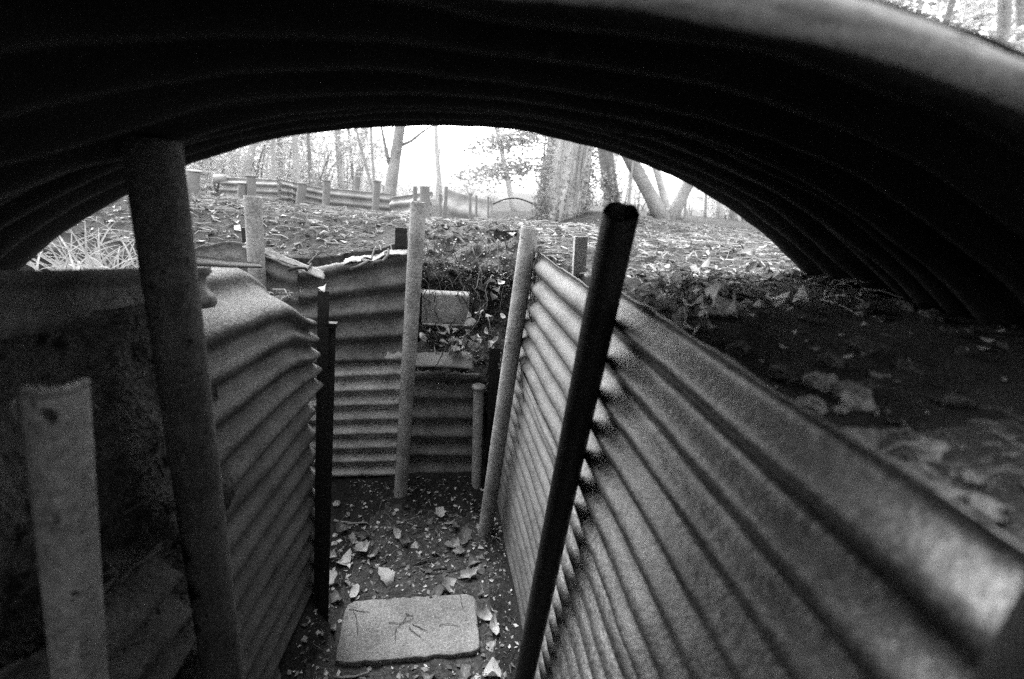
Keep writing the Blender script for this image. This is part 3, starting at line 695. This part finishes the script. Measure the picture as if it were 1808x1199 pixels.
posts = [(343, 303, 338, 352, 18), (429, 325, 427, 352, 14), (443, 312, 444, 350, 14), (456, 317, 459, 350, 9), (515, 321, 517, 350, 9), (534, 325, 531, 350, 14), (563, 322, 563, 350, 9), (577, 320, 576, 350, 12), (631, 312, 629, 350, 9), (666, 321, 664, 350, 12), (733, 329, 733, 348, 7), (750, 329, 750, 348, 17), (788, 329, 787, 350, 6), (830, 341, 830, 355, 5), (841, 345, 841, 356, 4), (862, 347, 862, 358, 4), (777, 344, 777, 355, 5)]
PL = ['fat leaning post with a bright flat top on the pale mound', 'squat post just behind the top of the short grey pipe', 'upright post overlapping the ridged far sheet, behind the short grey pipe', 'thin slanting post against the ridged far sheet', 'thin post at the angled joint of the far sheets', 'thick capped post before the striped far sheet', 'left dark post of a far pair, thinner', 'pale thicker post of a far pair', 'tall slim post standing behind the long pale far sheet', 'post with a slanted dark top before the long pale far sheet', 'small post touching the bent far sheet', 'stubby double-width post on the bent far sheet', 'short post at the high end of the sagging far sheet', 'tiny stake on the sagging far sheet, first from its high end', 'tiny stake at mid length of the sagging far sheet', 'tiny stake at the low end of the sagging far sheet', 'small stump in the gap between bent and sagging far sheets']
for (x0, y0, x1, y1, wpx), lb in zip(posts, PL):
    Y = max(3.6, min(.078*850/wpx, 7.2)); Y = 5.2 if wpx in (4, 5, 6, 7) else Y
    if lb.startswith('fat'): Y = 4.3
    r_ = wpx/850*Y/2; t, b = ony(x0, y0, Y), ony(x1, y1, Y); b = b + (b-t).normalized()*.6
    o = pipe(t, b, r_, 'far_post', r_*.2, 14, seed=x0); tag(o, lb, 'post', PGF)
    if wpx in (18, 14, 12): cp = tube('cap', [t, t+Vector((0, 0, .012))], r_*1.25, 'pale_bark' if wpx == 18 else 'far_post', 12); cp.parent = o
# pale mound and edge on the left behind the crest
def moundP(u, v):
    x = lerp(-4.2, -1.85, u); y = lerp(3.98, 6.2, v); return Vector((x, y, .95 + .36*(sst(0, .25, v)*sst(1, .5, v))**.5*sst(1.0, .55, u) - .1*(1-sst(0, .04, v)) + .02*fbm(x*3, y*3)))
v = [moundP(i/29, j/19) for j in range(20) for i in range(30)]
mo = mesh('mound', v, grid_faces(30, 20), 'ground'); tag(mo, kind='structure')
a, b = ony(315, 349, 3.95), ony(438, 351, 3.9)
o = sheet('corrugated_sheet', lambda u, v: Vector((lerp(a.x, b.x, u), lerp(a.y, b.y, u), lerp(a.z-.05, a.z+.004, v))), 1, .008, 'dark_iron', 20, 8, seed=47); tag(o, 'dark narrow sheet edge at the foot of the pale mound', 'metal sheet', FG)
# hoop and log on the crest
pts = [ony(870+70*i/12, 364-12*math.sin(math.pi*i/12*.9+.12)-2, 5.5) for i in range(13)]
tag(tube('metal_hoop', pts, .009, 'dark_iron', 6), 'thin bent iron hoop arching out of the ground beside the ivy-clad trunk', 'hoop')
p = onz(1175, 381, 1.30); lg = tube('log', [p+Vector((-.33, .1, .02)), p+Vector((-.2, .06, .05)), p+Vector((.05, 0, .05)), p+Vector((.32, -.06, -.01))], [.05, .09, .085, .04], 'bark', 10, rough=.3); tag(lg, 'short fallen log lying at the foot of the forked trunks', 'log')

# ------------------------------------------------------------------ trees
def leaf_cloud(rg, n, fn, size, v, f):
    for k in range(n):
        c = fn(); s = size*rg.uniform(.6, 1.3); a = Vector((rg.gauss(0, 1), rg.gauss(0, 1), rg.gauss(0, .6))).normalized(); b, d = frame(a)
        i = len(v); v += [c-b*s, c-d*s*.55+a*s*.15, c+b*s, c+d*s*.55+a*s*.15]; f += [(i, i+1, i+2), (i, i+2, i+3)]
CROWN = []
for s in range(3):
    rg = random.Random(100+s); v, f = [], []; cl = []
    for k in range(26):
        a = rg.uniform(0, 6.28); rr = rg.uniform(.2, 1)**.6*2.2; cl.append((Vector((math.cos(a)*rr, math.sin(a)*rr, rg.uniform(0, 4.5))), rg.uniform(.35, .8)))
    def fn():
        c, r_ = rg.choice(cl); return c + Vector((rg.gauss(0, r_*.5), rg.gauss(0, r_*.5), rg.gauss(0, r_*.35)))
    leaf_cloud(rg, 2600, fn, .085, v, f)
    me = bpy.data.meshes.new('crown'); me.from_pydata([tuple(q) for q in v], [], f); me.materials.append(MATS['green_leaf']); CROWN.append(me)
TG = 'trees of the wood'
def tree(px, py, qx, qy, wpx, Y, label, m='bark', h=9.0, branches=(), crown=0, seed=0, cs=1.0):
    b, t = ony(px, py, Y), ony(qx, qy, Y); d = (t-b); gz = G(b.x, b.y)-.25
    b0 = b + d*((gz-b.z)/d.z) if d.z > .05 else b
    r_ = wpx/F_*(b-CAM).dot(FWD)/2
    e = empty('tree', (b0.x, b0.y, gz)); tag(e, label, 'tree', TG)
    pts = []; rads = []; slope = d/d.z
    for i in range(15):
        s = i/14; zz = s*h; q = Vector((slope.x*zz*(1-.45*s), slope.y*zz*(1-.45*s), zz)) + Vector((.10*nz(seed, zz*.35), .10*nz(seed+9, zz*.35), 0))*min(1, zz)*r_*6
        if zz < 3 : q = Vector((slope.x*zz, slope.y*zz, zz)) + (q-Vector((slope.x*zz*(1-.45*s), slope.y*zz*(1-.45*s), zz)))*.5
        pts.append(q); rads.append(r_*(1.0+.35*math.exp(-zz*4))*(1-.75*s))
    tk = tube('trunk', pts, rads, m, 14, e, rough=.16, seed=seed)
    rg = random.Random(seed+1)
    for (x0, y0, x1, y1, w_) in branches:
        a, c = ony(x0, y0, Y)-e.location, ony(x1, y1, Y-.2)-e.location; k = w_/F_*Y/2
        tube('branch', [a, a.lerp(c, .35)+Vector((0, 0, -.04)), a.lerp(c, .7), c, c+(c-a)*.6], [k, k*.85, k*.7, k*.5, k*.2], m, 7, tk)
    for k in range(4):
        i = rg.randint(8, 12); a = pts[i]; an_ = rg.uniform(0, 6.28); L_ = rg.uniform(1, 2)
        tube('branch', [a, a+Vector((math.cos(an_)*L_*.5, math.sin(an_)*L_*.5, L_*.4)), a+Vector((math.cos(an_)*L_, math.sin(an_)*L_, L_))], [rads[i]*.6, rads[i]*.4, rads[i]*.12], m, 6, tk)
    c = link('crown', CROWN[crown % 3], e); c.location = pts[10]; c.rotation_euler.z = rg.uniform(0, 6.28); c.scale = (cs, cs, cs*.9)
    return e
tree(692, 322, 707, 225, 21, 11, 'straight grey tree with a bare side branch, rising behind the long pale far sheet', h=10, branches=[(709, 256, 760, 224, 6), (688, 290, 674, 228, 7)], seed=1)
tree(660, 326, 654, 225, 5, 10, 'slender dark sapling standing next to the straight grey tree', h=5, seed=2, cs=.4)
tree(655, 326, 628, 226, 6, 11, 'thin leaning sapling crossing the slender one near its foot', h=5, seed=3, cs=.4)
tree(774, 326, 778, 240, 4, 15, 'spindly pale sapling alone in the bright clearing', 'pale_bark', h=4.5, seed=4, cs=.3)
tree(482, 322, 481, 250, 9, 13, 'pale smooth trunk behind the ridged far sheet', 'pale_bark', h=9, seed=5, crown=1)
tree(497, 322, 492, 250, 8, 15, 'dark trunk right beside the pale smooth trunk', h=9, seed=6, crown=2)
tree(524, 322, 520, 250, 11, 14, 'greyish trunk between the pale trunk and the far post pair', 'pale_bark', h=10, seed=7, crown=0)
tree(432, 315, 446, 258, 13, 12, 'leaning thick trunk above the squat far post', 'pale_bark', h=10, seed=8, crown=1)
tree(397, 306, 390, 275, 5, 13, 'thin crooked tree above the start of the ridged far sheet', h=5, seed=9, cs=.5)
tree(411, 312, 409, 268, 7, 16, 'slim trunk between the crooked tree and the leaning thick trunk', 'pale_bark', h=8, seed=10, crown=2)
tree(548, 326, 544, 245, 7, 16, 'slim trunk above the striped far sheet', h=8, seed=11, crown=1)
tree(603, 328, 596, 235, 12, 17, 'pale tall trunk behind the tall slim far post', 'pale_bark', h=11, seed=12, crown=2)
tree(624, 328, 616, 235, 6, 18, 'thin straight trunk beside the pale tall trunk', h=9, seed=13, crown=0)
tree(1083, 372, 1068, 272, 27, 6.2, 'spotted leaning trunk with clumps of dark ivy behind the dark pipe', 'dark_bark', h=8, seed=14, crown=1)
tree(1108, 372, 1116, 300, 4, 8, 'thin dark sapling between spotted trunk and forked trunks', h=4, seed=15, cs=.35)
tree(1166, 378, 1124, 298, 24, 8.5, 'thick trunk leaning away at the fork by the log', h=9, seed=16, crown=2)
tree(1180, 378, 1160, 305, 13, 10, 'pale middle trunk between the two leaning forked trunks', 'pale_bark', h=9, seed=17, crown=0)
tree(1186, 382, 1212, 330, 21, 8.5, 'stout trunk leaning over the fallen log', h=9, seed=18, crown=1)
tree(1208, 386, 1211, 350, 5, 10, 'thin sapling just past the fallen log', h=5, seed=19, cs=.4)
tree(1244, 392, 1246, 350, 5, 14, 'solitary thin trunk in the bright gap near the arch rim', h=7, seed=20, crown=1, cs=.7)
tree(1272, 398, 1270, 360, 12, 14, 'broad pale trunk close to the arch rim', 'pale_bark', h=9, seed=21, crown=2)
tree(1296, 402, 1293, 365, 13, 13, 'thick trunk partly cut off by the arch rim', h=9, seed=22, crown=0)
tree(906, 362, 893, 300, 11, 14, 'pale leaning trunk in the glare beside the leafy bough', 'pale_bark', h=8, seed=23, crown=1, cs=.8)
tree(1810, 470, 1716, 0, 22, 7.5, 'tall trunk rising above the rim of the arch', 'bark', h=10, seed=24, crown=1)
tree(1850, 480, 1742, 0, 17, 8.0, 'darker trunk close beside the tall trunk above the arch rim', 'bark', h=10, seed=25, crown=2)
tree(235, 430, 200, 365, 7, 4.2, 'thin dark stem behind the grass tufts', 'bark', h=4, seed=27, cs=.4)
tree(228, 420, 214, 355, 5, 4.4, 'thin slanting stem beside another one behind the grass tufts', 'pale_bark', h=4, seed=28, cs=.4)
for (px, py, Y, k_) in ((1700, -30, 9.5, 1), (1790, 10, 10, 2), (1640, -20, 12, 0)):
    p = ony(px, py, Y); e = empty('tree', (p.x+.3, Y+.4, G(p.x, Y)-.2)); tag(e, 'leafy tree crowding behind the two trunks above the arch rim', 'tree', 'leafy trees above the arch rim')
    tube('trunk', [Vector((0, 0, .7*i)) for i in range(12)], [.10-.006*i for i in range(12)], 'bark', 9, e, rough=.1, seed=k_)
    c = link('crown', CROWN[k_], e); c.location = (-.3, -.4, p.z-e.location.z-1.6)
# extra trees that fill the wood to both sides
rw = random.Random(31)
for k in range(44):
    an_ = rw.uniform(-1.3, 1.5) if k < 26 else rw.uniform(1.7, 4.5); ds = rw.uniform(17, 34) if k < 26 else rw.uniform(4, 16); x, y = math.sin(an_)*ds, math.cos(an_)*ds
    if k < 26 and -.02 < math.atan2(x, y)+.0 < .12: x += 6
    e = empty('tree', (x, y, G(x, y)-.2)); tag(e, 'distant tree deep in the wood behind the clearing', 'tree', 'distant trees of the wood')
    h = rw.uniform(9, 13); r_ = rw.uniform(.08, .2); ln_ = Vector((rw.gauss(0, .08), rw.gauss(0, .08), 1))
    tube('trunk', [ln_*(h*i/8)+Vector((.12*nz(k, i*.6), .12*nz(k+50, i*.6), 0)) for i in range(9)], [r_*(1-.09*i) for i in range(9)], rw.choice(['bark', 'pale_bark']), 9, e, rough=.1, seed=k)
    c = link('crown', rw.choice(CROWN), e); c.location = (0, 0, h*.6); c.scale = (1.3, 1.3, 1.1); c.rotation_euler.z = rw.uniform(0, 6)
# understorey bushes
BUSH = []
for s in range(4):
    rg = random.Random(200+s); v, f = [], []; cl = []
    for k in range(30): a = rg.uniform(0, 6.28); rr = rg.random()**.5*1.3; cl.append((Vector((math.cos(a)*rr, math.sin(a)*rr, .3+rg.random()*2.4)), rg.uniform(.2, .45)))
    def fn():
        c, r_ = rg.choice(cl); return c + Vector((rg.gauss(0, r_*.6), rg.gauss(0, r_*.6), rg.gauss(0, r_*.45)))
    leaf_cloud(rg, 1900, fn, .05, v, f)
    me = bpy.data.meshes.new('foliage'); me.from_pydata([tuple(q) for q in v], [], f); me.materials.append(MATS['green_leaf'])
    mb = MB()
    for k in range(7):
        c, _ = rg.choice(cl); mb.tube([Vector((rg.gauss(0, .1), rg.gauss(0, .1), 0)), Vector((c.x*.4, c.y*.4, c.z*.55)), c], [.022, .014, .004], 5)
    st_ = mb.build('stem', 'bark'); BUSH.append((me, st_.data)); bpy.data.objects.remove(st_)
def bush(x, y, s, k, label, group='undergrowth of the wood'):
    e = empty('bush', (x, y, G(x, y)-.05)); tag(e, label, 'bush', group); e.scale = (s, s, s); e.rotation_euler.z = k*1.7
    link('foliage', BUSH[k % 4][0], e); link('stems', BUSH[k % 4][1], e); return e
k = 0
for (px, Y, s) in [(340, 11, .8), (375, 12, .9), (410, 14, 1.0), (445, 15, 1.1), (470, 18, 1.2), (500, 17, 1.1), (530, 18, 1.2), (560, 17, 1.1), (590, 19, 1.2), (620, 18, 1.1), (650, 22, 1.2), (350, 17, 1.3), (420, 20, 1.5), (480, 23, 1.6), (540, 24, 1.6), (600, 24, 1.5), (680, 27, 1.1), (1100, 20, 1.2), (1140, 18, 1.1), (1230, 22, 1.0), (1290, 17, 1.2), (1330, 16, 1.2), (1060, 22, 1.3), (300, 15, 1.4), (260, 12, 1.3), (200, 11, 1.2)]:
    p = ony(px, 320, Y); bush(p.x, Y, s, k, 'leafy bush in the undergrowth behind the far sheets' if px < 700 else 'leafy bush in the undergrowth behind the forked trunks'); k += 1
for (px, Y, s) in [(730, 30, 1.0), (780, 32, 1.0), (830, 30, 1.1), (870, 31, 1.0)]:
    p = ony(px, 320, Y); bush(p.x, Y, s, k, 'faint pale bush at the far side of the bright clearing', 'bushes across the clearing'); k += 1
# ivy-clad big trunk
def ivy_tree():
    Y = 8.4; b = ony(990, 372, Y); e = empty('ivy_tree', (b.x, b.y, b.z-.3)); tag(e, 'massive broken trunk clothed in ivy and vertical stems', 'tree', TG)
    tube('trunk', [Vector((.02*i, 0, .5*i)) for i in range(12)], [.40, .38, .37, .36, .35, .34, .33, .31, .28, .24, .2, .14], 'pale_bark', 28, e, rough=.3, seed=66)
    rg = random.Random(67); v, f = [], []
    def fn():
        a = rg.uniform(0, 6.28); z = abs(rg.gauss(0, .9)); s = -1 if rg.random() < .55 else 1
        if rg.random() < .6: return Vector((s*rg.uniform(.28, .52), rg.uniform(-.35, .1), z*1.2))
        return Vector((math.cos(a)*.42, math.sin(a)*.42, z*.7))
    leaf_cloud(rg, 5200, fn, .024, v, f); mesh('ivy', v, f, 'ivy_leaf', e, False)
    for k in range(9):
        a = rg.uniform(3.3, 6.1); pts = [Vector((math.cos(a+.1*nz(k, i*.5))*.42, math.sin(a)*.42, .35*i)) for i in range(9)]; tube('ivy_stem', pts, .014, 'bark', 5, e)
    c = link('crown', CROWN[0], e); c.location = (.2, 0, 5.2); return e
ivy_tree()
# ivy clumps on the spotted leaning trunk
tr = [o for o in bpy.data.objects if o.get('label', '').startswith('spotted leaning')][0]
rg = random.Random(71)
for (px, py) in [(1066, 318), (1080, 305), (1078, 322), (1086, 338), (1068, 345), (1064, 328), (1090, 345), (1074, 352)]:
    v, f = [], []; c = ony(px, py, 6.05)-tr.location; leaf_cloud(rg, 70, lambda: c + Vector((rg.gauss(0, .03), rg.gauss(-.02, .03), rg.gauss(0, .035))), .02, v, f); tag(mesh('ivy_clump', v, f, 'ivy_leaf', tr, False), kind='stuff')
# leafy bough reaching into the clearing
e = empty('hanging_bough_tree', (ony(960, 365, 9.6).x, 9.6, 1.0)); tag(e, 'young tree with a leafy bough spreading over the bright clearing', 'tree', TG)
tube('trunk', [Vector((0, 0, .55*i)) for i in range(9)], [.07-.006*i for i in range(9)], 'bark', 8, e)
rg = random.Random(80); v, f = [], []; bm_ = []
for k in range(9):
    a = Vector((0, 0, .75+.13*k)); L_ = rg.uniform(.9, 1.7); c = a + Vector((-L_ if k % 4 else L_*.6, rg.gauss(0, .4), rg.uniform(-.5, .25)))
    tube('branch', [a, a.lerp(c, .5)+Vector((0, 0, .12)), c], [.02, .012, .004], 'bark', 5, e)
    leaf_cloud(rg, 420, lambda: a.lerp(c, rg.uniform(.25, 1.05)) + Vector((rg.gauss(0, .14), rg.gauss(0, .16), rg.gauss(0, .10))), .038, v, f)
mesh('foliage', v, f, 'bough_leaf', e, False)
